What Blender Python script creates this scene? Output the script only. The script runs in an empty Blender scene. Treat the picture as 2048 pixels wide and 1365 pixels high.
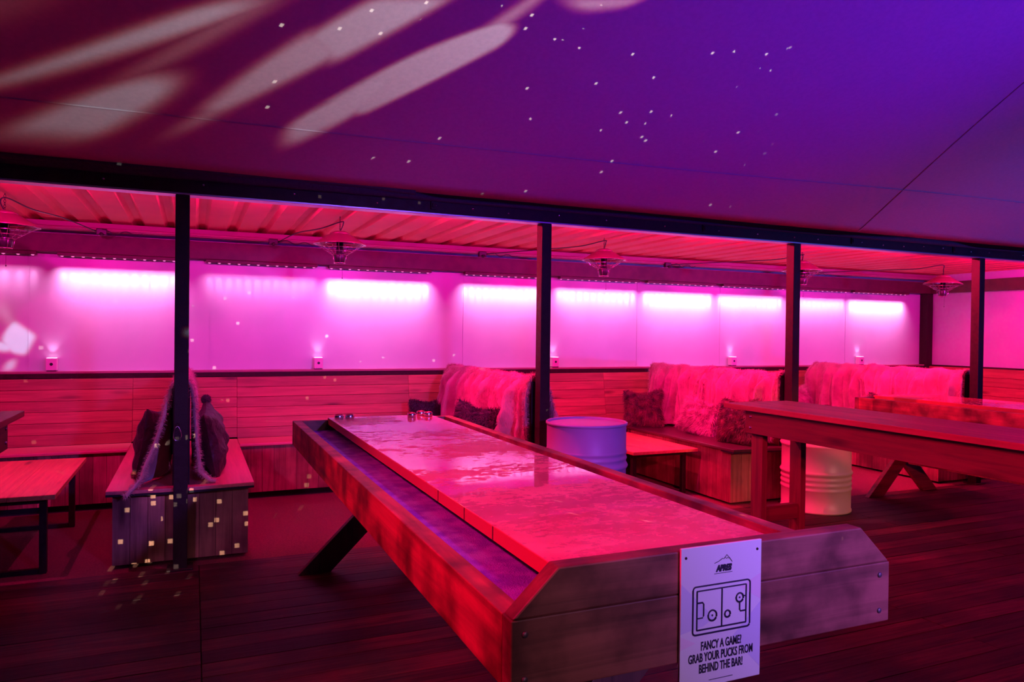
import bpy, math, random
from mathutils import Vector, Matrix, Quaternion
import numpy as np
random.seed(7)
PI = math.pi
SC = bpy.context.scene
COL = SC.collection

# ------------------------------------------------------------------ camera
F_PX = 1460.6
yaw, pitch, roll = map(math.radians, (23.556, -0.564, 0.695))
fwd = Vector((math.sin(yaw)*math.cos(pitch), math.cos(yaw)*math.cos(pitch), math.sin(pitch)))
r0 = Vector((math.cos(yaw), -math.sin(yaw), 0)); u0 = r0.cross(fwd)
right = math.cos(roll)*r0 + math.sin(roll)*u0
up = -math.sin(roll)*r0 + math.cos(roll)*u0
cd = bpy.data.cameras.new('camera'); cam = bpy.data.objects.new('camera', cd); COL.objects.link(cam)
cam.matrix_world = Matrix(((right.x, up.x, -fwd.x, 0), (right.y, up.y, -fwd.y, 0), (right.z, up.z, -fwd.z, 1.5), (0, 0, 0, 1)))
cd.sensor_width = 36; cd.lens = F_PX*36/2048; cd.clip_start = .05; cd.clip_end = 100
SC.camera = cam
SC.view_settings.view_transform = 'Standard'; SC.view_settings.look = 'None'
SC.view_settings.exposure = 0.0; SC.view_settings.gamma = 1.0; SC.view_settings.use_curve_mapping = False

# ------------------------------------------------------------------ world and stage lamps
wd = bpy.data.worlds.new('world'); SC.world = wd; wd.use_nodes = True
wd.node_tree.nodes['Background'].inputs[0].default_value = (.16, .02, .20, 1)
wd.node_tree.nodes['Background'].inputs[1].default_value = .02

def look(loc, target):
    d = (Vector(target)-Vector(loc)).normalized()
    return d.to_track_quat('-Z', 'Y')
def spot(name, loc, target, power, color, angle=60, blend=.6, radius=.05):
    l = bpy.data.lights.new(name, 'SPOT'); l.energy = power; l.color = color
    l.spot_size = math.radians(angle); l.spot_blend = blend; l.shadow_soft_size = radius
    o = bpy.data.objects.new(name, l); COL.objects.link(o)
    o.location = loc; o.rotation_mode = 'QUATERNION'; o.rotation_quaternion = look(loc, target)
    return o
WASH = (1, .004, .43)
# unseen fill spots added behind the fascia to wash the booths magenta
WASH_POWER = 66
for x in (-2.3, -1.0, .4, 1.7, 3.1, 4.3, 5.6, 6.8, 8.1, 9.2):
    spot('wash_fill', (x, 5.105, 2.364), (x, 7.4, 1.45), WASH_POWER, WASH, 168, .5, .014)
# hidden red spots, added under the roof sheet to redden the post sides
for x in (1.45, 3.95, 6.45):
    spot('post_fill', (x, 5.33, 2.411), (x+1.0, 5.03, 1.35), 260, (1, .01, .12), 110, .5, .006)
# stage lamps out of view, with fills added for single things
spot('stage_lamp_violet', (2.4, -2.2, 2.6), (1.45, 3.9, .85), 1000, (.27, .10, .90), 36, .8, .15)
spot('fill_lilac', (-1.9, -1.2, 2.4), (-.07, 5.2, .35), 420, (.50, .13, .62), 17, .5, .1)  # added fill, lifts the first bench end
spot('fill_peach', (6.2, -1.4, 2.3), (5.10, 4.82, .40), 420, (1, .36, .30), 15, .6, .1)  # added fill, warms the front of the second drum
spot('stage_lamp_blue', (8.2, 1.0, 2.2), (5.4, 4.9, 1.3), 30, (.10, .25, 1), 50, .9, .15)
spot('stage_lamp_pink', (-1.3, 1.5, 3.0), (1.0, 2.35, .95), 600, (1, .004, .12), 54, .7, .15)
spot('fill_red', (.5, -1.6, 2.7), (3.7, 3.0, 1.15), 1100, (1, .004, .14), 25, .6, .15)  # added fill, reddens the bar table top and apron
spot('fill_rose', (1.2, -2.6, 2.2), (1.2, 1.35, .85), 170, (.80, .42, .66), 24, .8, .15)  # added fill for the sign and near end board
spot('canopy_lamp_violet', (4.6, -1.2, 1.2), (3.5, 1.9, 3.3), 1050, (.12, .012, .95), 62, .9, .15)
spot('canopy_lamp_plum', (1.6, -1.0, 1.0), (2.8, 3.6, 2.95), 45, (.25, .03, .95), 80, 1, .15)
spot('canopy_lamp_blue', (9.0, -1.0, 1.0), (7.6, 3.4, 2.9), 1100, (.03, .07, .85), 62, .9, .15)
spot('canopy_lamp_indigo', (-3.4, 1.0, 1.6), (-.9, 3.9, 2.8), 25, (.06, .05, .95), 60, 1, .15)

# ------------------------------------------------------------------ canopy shape, used by the roof and the gobo
CZ0, CS, CY0 = 2.47, .36, 4.95
def canopy_z(x, y):
    t = CY0 - y
    return CZ0 + CS*t - .05*math.sin(min(1, max(0, t/5))*PI)*(1) + .012*math.sin(x*1.3+.5)*min(1, t/1.5)

# gobo projector: white bands thrown on the canopy, cut out as convex shapes in the lamp
GP = Vector((3.0, .3, 1.75))
def gobo_projector():
    o = spot('gobo_projector', GP, (.1, 4.3, 2.5), 1, (1, 1, 1), 120, .1, .005)
    l = o.data; l.energy = GOBO_POWER
    q = o.rotation_quaternion.inverted()
    l.use_nodes = True; nt = l.node_tree; N = nt.nodes; L = nt.links
    em = [n for n in N if n.type == 'EMISSION'][0]
    tc = N.new('ShaderNodeTexCoord')
    def M(op, a, b=None, c=None):
        n = N.new('ShaderNodeMath'); n.operation = op
        for i, v in enumerate((a, b, c)):
            if v is None: continue
            if isinstance(v, (int, float)): n.inputs[i].default_value = v
            else: L.new(v, n.inputs[i])
        return n.outputs[0]
    def dot(vec):
        n = N.new('ShaderNodeVectorMath'); n.operation = 'DOT_PRODUCT'
        L.new(tc.outputs['Normal'], n.inputs[0]); n.inputs[1].default_value = vec
        return n.outputs['Value']
    def shape(pts, soft):
        dirs = [(q @ (Vector(p)-GP)).normalized() for p in pts]
        c = sum(dirs, Vector()).normalized(); m = None
        for i in range(len(dirs)):
            n = dirs[i].cross(dirs[(i+1) % len(dirs)]).normalized()
            if n.dot(c) < 0: n = -n
            s = soft if isinstance(soft, (int, float)) else soft[i]
            v = N.new('ShaderNodeMapRange'); v.interpolation_type = 'SMOOTHSTEP'
            L.new(dot(n), v.inputs['Value']); v.inputs['From Min'].default_value = -s; v.inputs['From Max'].default_value = s
            m = v.outputs[0] if m is None else M('MULTIPLY', m, v.outputs[0])
        return m
    total = None
    for pts, soft, k in GOBO:
        s = shape(pts, soft); s = M('MULTIPLY', s, k)
        total = s if total is None else M('MAXIMUM', total, s)
    cc = N.new('ShaderNodeCombineColor')
    L.new(M('POWER', total, .8), cc.inputs[0]); L.new(M('MULTIPLY', M('POWER', total, 1.7), .72), cc.inputs[1]); L.new(M('MULTIPLY', M('POWER', total, 1.9), .78), cc.inputs[2])
    L.new(cc.outputs[0], em.inputs['Color']); em.inputs['Strength'].default_value = 1
GOBO_POWER = 760
def cp(X, Y): return (X, Y, canopy_z(X, Y))
#<gobo
GOBO = [
    ([cp(0.529, 4.625), cp(0.451, 4.419), cp(0.525, 4.235), cp(0.696, 4.031), cp(0.883, 3.797), cp(1.162, 3.828), cp(0.905, 4.114), cp(0.753, 4.353), cp(0.673, 4.519)], 0.012, 1),
    ([cp(0.628, 4.125), cp(0.97, 3.672), cp(1.249, 3.399), cp(1.38, 3.299), cp(1.458, 3.33), cp(1.443, 3.445), cp(1.162, 3.828), cp(0.86, 4.177)], 0.008, 0.95),
    ([cp(1.173, 3.519), cp(1.34, 3.273), cp(1.424, 3.106), cp(1.518, 3.087), cp(1.418, 3.326), cp(1.289, 3.469)], 0.012, 0.6),
    ([cp(-0.219, 4.624), cp(-0.103, 4.443), cp(0.03, 4.255), cp(0.278, 3.973), cp(0.476, 3.952), cp(0.229, 4.233), cp(0.017, 4.499), cp(-0.109, 4.619)], 0.02, 0.85),
    ([cp(-0.002, 4.334), cp(0.27, 3.868), cp(0.525, 3.561), cp(0.74, 3.685), cp(0.476, 3.952), cp(0.126, 4.387)], 0.013, 0.95),
    ([cp(0.46, 3.655), cp(0.525, 3.561), cp(0.749, 3.312), cp(1.093, 3.228), cp(0.917, 3.478), cp(0.627, 3.8)], 0.012, 1),
    ([cp(-1.025, 4.408), cp(-0.986, 4.239), cp(-0.845, 4.135), cp(-0.369, 3.798), cp(-0.011, 3.512), cp(0.342, 3.423), cp(-0.034, 3.761), cp(-0.536, 4.109), cp(-0.889, 4.349)], 0.016, 1.1),
    ([cp(-0.598, 4.419), cp(-0.201, 3.92), cp(0.283, 3.427), cp(0.363, 3.414), cp(-0.139, 4.002), cp(-0.413, 4.273)], 0.02, 0.8),
    ([cp(-1.114, 4.795), cp(-0.946, 4.635), cp(-0.529, 4.236), cp(-0.254, 4.052), cp(-0.107, 3.988), cp(-0.036, 4.044), cp(-0.062, 4.186), cp(-0.221, 4.385), cp(-0.523, 4.734), cp(-0.838, 4.784)], 0.02, 1.15),
    ([cp(1.59, 3.099), cp(1.982, 2.994), cp(1.943, 3.054), cp(1.715, 3.153)], 0.012, 0.7),
    ([cp(-0.914, 3.925), cp(-0.858, 3.684), cp(-0.527, 3.605), cp(-0.788, 3.849)], 0.03, 0.6),
    ([(-1.507, 7.42, 1.384), (-1.479, 7.42, 1.482), (-1.408, 7.42, 1.568), (-1.236, 7.42, 1.434), (-1.32, 7.42, 1.261), (-1.428, 7.42, 1.278)], 0.004, 2.34),
    ([(-1.495, 7.42, 1.121), (-1.463, 7.42, 1.218), (-1.381, 7.42, 1.239), (-1.399, 7.42, 1.141)], 0.004, 1.82),
    ([(-1.647, 7.42, 1.312), (-1.647, 7.42, 1.379), (-1.507, 7.42, 1.397), (-1.4, 7.42, 1.355), (-1.435, 7.42, 1.287)], 0.004, 2.34),
    ([(-1.543, 7.42, 1.651), (-1.473, 7.42, 1.737), (-1.364, 7.42, 1.475), (-1.421, 7.42, 1.449)], 0.006, 1.04),
]
#gobo>
# star projector: tiny square sparkles
def star_projector(name, loc, target, angle, scale, thr, power, seed, cut=.47):
    o = spot(name, loc, target, power, (1, 1, 1), angle, .25, .003)
    l = o.data; l.use_nodes = True; nt = l.node_tree; N = nt.nodes; L = nt.links
    em = [n for n in N if n.type == 'EMISSION'][0]
    tc = N.new('ShaderNodeTexCoord')
    mp = N.new('ShaderNodeMapping'); mp.inputs['Location'].default_value = (seed, seed*.37, seed*.71)
    L.new(tc.outputs['Normal'], mp.inputs['Vector'])
    v = N.new('ShaderNodeTexVoronoi'); v.distance = 'CHEBYCHEV'; v.inputs['Scale'].default_value = scale
    L.new(mp.outputs[0], v.inputs['Vector'])
    nz = N.new('ShaderNodeTexNoise'); nz.inputs['Scale'].default_value = 5.0; L.new(mp.outputs[0], nz.inputs['Vector'])
    lt = N.new('ShaderNodeMath'); lt.operation = 'LESS_THAN'; L.new(v.outputs['Distance'], lt.inputs[0]); lt.inputs[1].default_value = thr
    g = N.new('ShaderNodeMath'); g.operation = 'GREATER_THAN'; L.new(nz.outputs['Fac'], g.inputs[0]); g.inputs[1].default_value = .47
    m = N.new('ShaderNodeMath'); m.operation = 'MULTIPLY'; L.new(lt.outputs[0], m.inputs[0]); L.new(g.outputs[0], m.inputs[1])
    m2 = N.new('ShaderNodeMath'); m2.operation = 'MULTIPLY'; L.new(m.outputs[0], m2.inputs[0]); m2.inputs[1].default_value = 1
    L.new(m2.outputs[0], em.inputs['Strength']); em.inputs['Color'].default_value = (1, .88, .72, 1); g.inputs[1].default_value = cut
star_projector('star_projector', (1.9, .2, 1.35), (1.3, 4.6, 2.35), 66, 38, .072, 1000, 3.3)
star_projector('star_projector', (-.9, .4, 1.2), (-.05, 5.3, .27), 14, 60, .17, 1300, 1.7, .3)

# ------------------------------------------------------------------ materials
def mat(name, color=(.5, .5, .5), rough=.5, metal=0, emis=None, strength=0, coat=0, spec=.5):
    m = bpy.data.materials.new(name); m.use_nodes = True
    b = m.node_tree.nodes['Principled BSDF']
    b.inputs['Base Color'].default_value = (*color, 1); b.inputs['Roughness'].default_value = rough
    b.inputs['Metallic'].default_value = metal; b.inputs['Coat Weight'].default_value = coat
    b.inputs['Specular IOR Level'].default_value = spec
    if emis: b.inputs['Emission Color'].default_value = (*emis, 1); b.inputs['Emission Strength'].default_value = strength
    return m
def nn(m, typ, **kw):
    n = m.node_tree.nodes.new(typ)
    for k, v in kw.items():
        if k in n.inputs: n.inputs[k].default_value = v
        else: setattr(n, k, v)
    return n
def lk(m, a, b): m.node_tree.links.new(a, b)
def ramp(m, fac, stops):
    r = nn(m, 'ShaderNodeValToRGB'); lk(m, fac, r.inputs[0])
    els = r.color_ramp.elements
    while len(els) < len(stops): els.new(.5)
    for e, (p, c) in zip(els, stops): e.position = p; e.color = (*c, 1) if len(c) == 3 else c
    return r.outputs[0]
def noisy(name, c1, c2, scale=8, rough=.6, bump=.2, bscale=None, metal=0, detail=6, lo=.35, hi=.65, rr=None, coat=0, dist=.01):
    m = mat(name, c1, rough, metal, coat=coat); b = m.node_tree.nodes['Principled BSDF']
    tc = nn(m, 'ShaderNodeTexCoord'); n = nn(m, 'ShaderNodeTexNoise', Scale=scale, Detail=detail)
    lk(m, tc.outputs['Object'], n.inputs['Vector'])
    lk(m, ramp(m, n.outputs['Fac'], [(lo, c1), (hi, c2)]), b.inputs['Base Color'])
    if rr: lk(m, ramp(m, n.outputs['Fac'], [(lo, (rr[0],)*3), (hi, (rr[1],)*3)]), b.inputs['Roughness'])
    if bump:
        n2 = nn(m, 'ShaderNodeTexNoise', Scale=bscale or scale*6, Detail=4); lk(m, tc.outputs['Object'], n2.inputs['Vector'])
        bp = nn(m, 'ShaderNodeBump', Strength=bump, Distance=dist); lk(m, n2.outputs['Fac'], bp.inputs['Height']); lk(m, bp.outputs[0], b.inputs['Normal'])
    return m
def wood(name, c1, c2, axis='X', rough=.5, knots=True, gscale=1.0, var=.35, bump=.25, spec=.5, worn=None, coat=0, cw=0):
    """plank timber: stretched grain, knots, and a tone of its own for every board"""
    m = mat(name, c1, rough, spec=spec, coat=coat); b = m.node_tree.nodes['Principled BSDF']
    tc = nn(m, 'ShaderNodeTexCoord'); geo = nn(m, 'ShaderNodeNewGeometry')
    off = nn(m, 'ShaderNodeVectorMath', operation='SCALE'); off.inputs[0].default_value = (17, 23, 31)
    lk(m, geo.outputs['Random Per Island'], off.inputs['Scale'])
    add = nn(m, 'ShaderNodeVectorMath', operation='ADD'); lk(m, tc.outputs['Object'], add.inputs[0]); lk(m, off.outputs[0], add.inputs[1])
    s = {'X': (1.2, 22, 22), 'Y': (22, 1.2, 22), 'Z': (22, 22, 1.2)}[axis]
    mp = nn(m, 'ShaderNodeMapping'); mp.inputs['Scale'].default_value = tuple(v*gscale for v in s); lk(m, add.outputs[0], mp.inputs['Vector'])
    n = nn(m, 'ShaderNodeTexNoise', Scale=1.6, Detail=9, Roughness=.62, Distortion=.6); lk(m, mp.outputs[0], n.inputs['Vector'])
    col = ramp(m, n.outputs['Fac'], [(.30, c2), (.62, c1)])
    # board tone
    hsv = nn(m, 'ShaderNodeHueSaturation'); lk(m, col, hsv.inputs['Color'])
    mr = nn(m, 'ShaderNodeMapRange'); mr.inputs['To Min'].default_value = 1-var; mr.inputs['To Max'].default_value = 1+var*.6
    lk(m, geo.outputs['Random Per Island'], mr.inputs['Value']); lk(m, mr.outputs[0], hsv.inputs['Value'])
    out = hsv.outputs[0]
    if knots:
        s2 = {'X': (1.6, 7, 7), 'Y': (7, 1.6, 7), 'Z': (7, 7, 1.6)}[axis]
        mp2 = nn(m, 'ShaderNodeMapping'); mp2.inputs['Scale'].default_value = s2; lk(m, add.outputs[0], mp2.inputs['Vector'])
        v = nn(m, 'ShaderNodeTexVoronoi', Scale=1.0); lk(m, mp2.outputs[0], v.inputs['Vector'])
        k = ramp(m, v.outputs['Distance'], [(.04, (.25, .2, .18)), (.12, (.6, .55, .5)), (.2, (1, 1, 1))])
        mx = nn(m, 'ShaderNodeMix', data_type='RGBA', blend_type='MULTIPLY'); mx.inputs[0].default_value = .9
        lk(m, out, mx.inputs[6]); lk(m, k, mx.inputs[7]); out = mx.outputs[2]
    if worn:
        n3 = nn(m, 'ShaderNodeTexNoise', Scale=worn[1], Detail=6); lk(m, tc.outputs['Object'], n3.inputs['Vector'])
        w = ramp(m, n3.outputs['Fac'], [(.42, (1, 1, 1)), (.66, worn[0])])
        mx = nn(m, 'ShaderNodeMix', data_type='RGBA', blend_type='MULTIPLY'); mx.inputs[0].default_value = 1
        lk(m, out, mx.inputs[6]); lk(m, w, mx.inputs[7]); out = mx.outputs[2]
    lk(m, out, b.inputs['Base Color'])
    bp = nn(m, 'ShaderNodeBump', Strength=bump, Distance=.004); lk(m, n.outputs['Fac'], bp.inputs['Height']); lk(m, bp.outputs[0], b.inputs['Normal'])
    return m

PINE1, PINE2 = (.50, .11, .085), (.30, .06, .045)
M_PINE_X = wood('pine_cladding_x', PINE1, PINE2, 'X', .55, var=.30)
M_PINE_Y = wood('pine_cladding_y', PINE1, PINE2, 'Y', .55, var=.30)
M_PINE_Z = wood('pine_panel_z', (.52, .22, .14), (.28, .11, .06), 'Z', .55, var=.35, worn=((.45, .42, .42), 3))
M_BEAM_Y = wood('timber_rail_y', (.74, .12, .12), (.26, .05, .045), 'Y', .5, gscale=.5, var=.2, worn=((.25, .22, .25), 6))
M_BEAM_X = wood('timber_rail_x', (.42, .12, .10), (.15, .045, .035), 'X', .55, gscale=.5, var=.25, worn=((.35, .3, .3), 7))
M_LEG_SHADED = wood('shaded_timber_leg', (.12, .05, .035), (.05, .025, .02), 'Z', .5, var=.2)  # leg timber darkened in its colour to stand for shade
M_LEG_RED = wood('stained_timber', (.20, .06, .04), (.10, .03, .025), 'Y', .55, var=.25)
M_LEG_REDX = wood('stained_timber_x', (.24, .09, .05), (.10, .03, .025), 'X', .55, var=.25)
M_LEG_REDZ = wood('stained_timber_z', (.24, .09, .05), (.10, .03, .025), 'Z', .55, var=.25)
M_COFFEE = wood('orange_timber_top', (.80, .36, .12), (.60, .22, .08), 'Y', .4, var=.15)
M_SEAT = wood('seat_board', (.74, .20, .20), (.60, .15, .15), 'Y', .35, knots=False, var=.08, bump=.05)
M_SEATX = wood('seat_board_x', (.74, .20, .20), (.60, .15, .15), 'X', .35, knots=False, var=.08, bump=.05)
M_DECK = wood('deck_board', (.10, .034, .028), (.010, .005, .005), 'X', .6, var=.7, bump=.7, spec=.25, worn=((.22, .18, .2), 1.6))
M_CARPET = noisy('rough_matting', (.15, .045, .035), (.24, .075, .05), 90, .95, .6, 220)
M_STEEL = noisy('painted_black_steel', (.024, .009, .010), (.036, .016, .018), 30, .45, .15, 160, rr=(.4, .65))
M_STEEL.node_tree.nodes['Principled BSDF'].inputs['Specular IOR Level'].default_value = .2
M_STEELRED = noisy('primer_red_steel', (.065, .018, .02), (.09, .028, .028), 10, .5, .1)
M_BLACK = mat('black_plastic', (.02, .02, .02), .4)
M_DARK = mat('black_matte', (.012, .01, .012), .8)
M_FABRIC = noisy('black_fabric', (.035, .03, .04), (.05, .045, .055), 60, .85, .5, 150)
M_CHROME = mat('bright_zinc', (.75, .75, .8), .22, 1)
M_DULL = mat('dull_bolt', (.16, .12, .14), .5, .6)
M_ALU = mat('aluminium_lip', (.55, .55, .65), .35, .9)
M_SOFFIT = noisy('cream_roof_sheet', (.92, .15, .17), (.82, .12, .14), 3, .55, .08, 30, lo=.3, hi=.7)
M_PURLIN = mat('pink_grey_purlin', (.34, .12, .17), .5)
M_WALL = noisy('white_wall_sheet', (.60, .62, .66), (.53, .55, .60), 2.2, .32, .02, 8, lo=.3, hi=.7)
M_CANOPY = noisy('grey_tent_membrane', (.46, .44, .46), (.42, .40, .43), 40, .75, .15, 300)
M_SHADE = mat('rose_enamel_shade', (.32, .12, .13), .3, .5)
M_WIRE = mat('bright_wire', (.8, .75, .75), .25, 1)
M_LED = mat('led_lens', (1, 1, 1), .3, emis=(1, .2, .6), strength=.8)
M_UPL = mat('uplight_lens', (1, 1, 1), .3, emis=(1, .55, .9), strength=3)
M_BOX = mat('white_plastic_box', (.75, .62, .66), .4)
M_CUT = mat('dark_saw_cut', (.05, .01, .01), .8)

# wet lacquered playing board: matt film broken by glossy puddles
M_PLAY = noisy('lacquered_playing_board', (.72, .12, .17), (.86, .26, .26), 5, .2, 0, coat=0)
def _play():
    m = M_PLAY; b = m.node_tree.nodes['Principled BSDF']
    tc = nn(m, 'ShaderNodeTexCoord')
    mp = nn(m, 'ShaderNodeMapping'); mp.inputs['Scale'].default_value = (.7, 1.1, 1); lk(m, tc.outputs['Object'], mp.inputs['Vector'])
    big = nn(m, 'ShaderNodeTexNoise', Scale=2.1, Detail=2); lk(m, mp.outputs[0], big.inputs['Vector'])
    fine = nn(m, 'ShaderNodeTexNoise', Scale=30, Detail=9, Roughness=.72, Distortion=.4); lk(m, mp.outputs[0], fine.inputs['Vector'])
    a = nn(m, 'ShaderNodeMath', operation='MULTIPLY'); lk(m, big.outputs['Fac'], a.inputs[0]); a.inputs[1].default_value = .75
    s = nn(m, 'ShaderNodeMath', operation='ADD'); lk(m, fine.outputs['Fac'], s.inputs[0]); lk(m, a.outputs[0], s.inputs[1])
    wet = ramp(m, s.outputs[0], [(.895, (1,)*3), (.915, (0,)*3)])
    lk(m, wet, b.inputs['Coat Weight']); b.inputs['Coat Roughness'].default_value = .035; b.inputs['Coat IOR'].default_value = 2.1
    b.inputs['Roughness'].default_value = .42
    bp = nn(m, 'ShaderNodeBump', Strength=.5, Distance=.002); lk(m, s.outputs[0], bp.inputs['Height']); lk(m, bp.outputs[0], b.inputs['Normal'])
    b.inputs['Specular IOR Level'].default_value = .5
_play()
M_GUTTER = noisy('violet_blue_carpet', (.20, .045, .70), (.36, .20, .85), 14, .95, .8, 240, lo=.4, hi=.62)
M_PLAYEDGE = mat('red_board_edge', (.62, .12, .06), .45)

# ------------------------------------------------------------------ helpers
class MB:
    def __init__(s): s.v = []; s.f = []
    def box(s, x0, x1, y0, y1, z0, z1):
        return s.hexa([(x0,y0,z0),(x1,y0,z0),(x1,y1,z0),(x0,y1,z0),(x0,y0,z1),(x1,y0,z1),(x1,y1,z1),(x0,y1,z1)])
    def hexa(s, p):
        n = len(s.v); s.v += [tuple(q) for q in p]
        s.f += [tuple(n+i for i in f) for f in ((0,3,2,1),(4,5,6,7),(0,1,5,4),(1,2,6,5),(2,3,7,6),(3,0,4,7))]
        return s
    def prism(s, poly, axis, a0, a1):
        """extrude polygon (2D list) along axis between a0 and a1"""
        def mk(p, a):
            return {'X': (a, p[0], p[1]), 'Y': (p[0], a, p[1]), 'Z': (p[0], p[1], a)}[axis]
        n = len(s.v); k = len(poly)
        s.v += [mk(p, a0) for p in poly] + [mk(p, a1) for p in poly]
        s.f.append(tuple(n+i for i in range(k))); s.f.append(tuple(n+k+i for i in reversed(range(k))))
        for i in range(k):
            j = (i+1) % k; s.f.append((n+i, n+k+i, n+k+j, n+j))
        return s
    def lathe(s, prof, seg=32, c=(0,0,0), close=False):
        n = len(s.v); k = len(prof)
        for i in range(seg):
            a = 2*PI*i/seg
            for r, z in prof: s.v.append((c[0]+r*math.cos(a), c[1]+r*math.sin(a), c[2]+z))
        for i in range(seg):
            j = (i+1) % seg
            for q in range(k-1): s.f.append((n+i*k+q, n+j*k+q, n+j*k+q+1, n+i*k+q+1))
        return s
    def tube(s, pts, r=.005, seg=8, cap=True):
        pts = [Vector(p) for p in pts]; n = len(s.v); up_ = Vector((.13, .21, .97))
        for i, p in enumerate(pts):
            t = (pts[min(i+1, len(pts)-1)]-pts[max(i-1, 0)]).normalized()
            if abs(t.dot(up_)) > .95: up2 = Vector((1, 0, 0))
            else: up2 = up_
            a = t.cross(up2).normalized(); b = t.cross(a)
            for q in range(seg):
                an = 2*PI*q/seg; s.v.append(tuple(p + r*(math.cos(an)*a+math.sin(an)*b)))
        for i in range(len(pts)-1):
            for q in range(seg):
                w = (q+1) % seg; s.f.append((n+i*seg+q, n+i*seg+w, n+(i+1)*seg+w, n+(i+1)*seg+q))
        if cap:
            s.f.append(tuple(n+q for q in reversed(range(seg)))); s.f.append(tuple(n+(len(pts)-1)*seg+q for q in range(seg)))
        return s
    def bar(s, a, b, w, h, upv=(0,0,1)):
        a = Vector(a); b = Vector(b); t = (b-a).normalized(); sd = t.cross(Vector(upv)).normalized()*w/2; u = sd.cross(t).normalized()*h/2
        return s.hexa([a-sd-u, a+sd-u, b+sd-u, b-sd-u, a-sd+u, a+sd+u, b+sd+u, b-sd+u])
    def build(s, name, m, parent=None, smooth=False, bevel=0, loc=None):
        me = bpy.data.meshes.new(name); me.from_pydata(s.v, [], s.f); me.materials.append(m)
        me.validate(); me.update()
        import bmesh
        bm = bmesh.new(); bm.from_mesh(me); bmesh.ops.recalc_face_normals(bm, faces=bm.faces); bm.to_mesh(me); bm.free()
        o = bpy.data.objects.new(name, me); COL.objects.link(o)
        if parent: o.parent = parent
        if loc: o.location = loc
        if smooth:
            for p in me.polygons: p.use_smooth = True
        if bevel:
            b = o.modifiers.new('bevel', 'BEVEL'); b.width = bevel; b.segments = 2; b.limit_method = 'ANGLE'; b.harden_normals = False
        return o
def thing(name, label, cat, loc=(0,0,0), rz=0, group=None):
    o = bpy.data.objects.new(name, None); COL.objects.link(o); o.empty_display_size = .1
    o.location = loc; o.rotation_euler = (0, 0, rz); o['label'] = label; o['category'] = cat
    if group: o['group'] = group
    return o
def tag(o, label, cat, group=None, kind=None):
    o['label'] = label; o['category'] = cat
    if group: o['group'] = group
    if kind: o['kind'] = kind
    return o
def struct(o, label=None):
    o['kind'] = 'structure'
    if label: o['label'] = label; o['category'] = 'building part'
    return o
def smooth_path(pts, n=8):
    out = []; P = [Vector(p) for p in pts]
    for i in range(len(P)-1):
        p0 = P[max(i-1, 0)]; p1 = P[i]; p2 = P[i+1]; p3 = P[min(i+2, len(P)-1)]
        for k in range(n):
            t = k/n
            out.append(.5*((2*p1)+(-p0+p2)*t+(2*p0-5*p1+4*p2-p3)*t*t+(-p0+3*p1-3*p2+p3)*t**3))
    out.append(P[-1]); return out
def copy_tree(o, parent=None):
    c = o.copy(); COL.objects.link(c); c.parent = parent
    for ch in list(o.children): copy_tree(ch, c)
    return c

XL, XR = -3.2, 9.86        # booth extents
YB = 7.42                   # rear wall face
# ------------------------------------------------------------------ floor
m = MB(); y = -2.2
rnd = random.Random(3)
while y < 5.04:
    y1 = min(y+.136, 5.05)
    cuts = [-4.5, .042, 3.6+rnd.uniform(-.6, .6)*0, 7.4, 12.5]
    if int((y+2.2)/.14) % 2: cuts = [-4.5, .042, 5.2, 12.5]
    for a, b in zip(cuts[:-1], cuts[1:]): m.box(a+.002, b-.002, y+.001, y1+.002, -.03, rnd.uniform(-.002, 0))
    y += .14
struct(m.build('floor', M_DECK, bevel=.002), 'dark worn timber deck boards of the walkway')
m = MB(); m.box(-4.5, 12.5, -2.2, 5.05, -.06, -.032); m.box(-4.5, 12.5, 5.05, 7.6, -.06, -.002)
struct(m.build('floor', M_CARPET), 'red-brown rough matting floor inside the booths')

# ------------------------------------------------------------------ rear wall, ledge, beams
m = MB(); m.box(XL, XR+.1, YB, YB+.06, 1.08, 2.42)
struct(m.build('wall_back', M_WALL), 'white upper rear wall lit pink from above')
m = MB()
for x in (-1.30, .142, 2.66, 4.863, 6.10, 8.26):
    m.box(x-.004, x+.004, YB-.004, YB+.002, 1.14, 2.14)
struct(m.build('trim_1', M_WALL), 'thin vertical joint strips on the rear wall')
m = MB(); m.box(XL, XR, YB, YB+.06, 0, 1.08)
struct(m.build('wall_back', M_DARK), 'dark lower rear wall behind the benches')
m = MB(); m.box(XL, XR, 7.335, YB, 1.108, 1.128)
struct(m.build('trim_2', M_PURLIN, bevel=.002), 'pale ledge top running along the rear wall')
m = MB(); m.box(XL, XR, 7.34, YB, 1.065, 1.108)
struct(m.build('trim_3', M_STEEL), 'dark angle under the rear ledge')
m = MB(); m.box(XL, XR, 7.30, YB, 2.155, 2.315)
struct(m.build('trim_4', M_STEELRED, bevel=.004), 'dark steel beam above the rear wall')
m = MB(); m.box(XL, XR, 7.16, 7.24, 2.335, 2.345); m.box(XL, XR, 7.235, 7.245, 2.335, 2.415); m.box(XL, XR, 7.155, 7.165, 2.335, 2.36)
m.tube([(XL, 7.14, 2.352), (XR, 7.14, 2.352)], .012)
struct(m.build('trim_5', M_PURLIN, bevel=.001), 'pink-lit purlin and conduit under the roof sheet')

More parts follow.
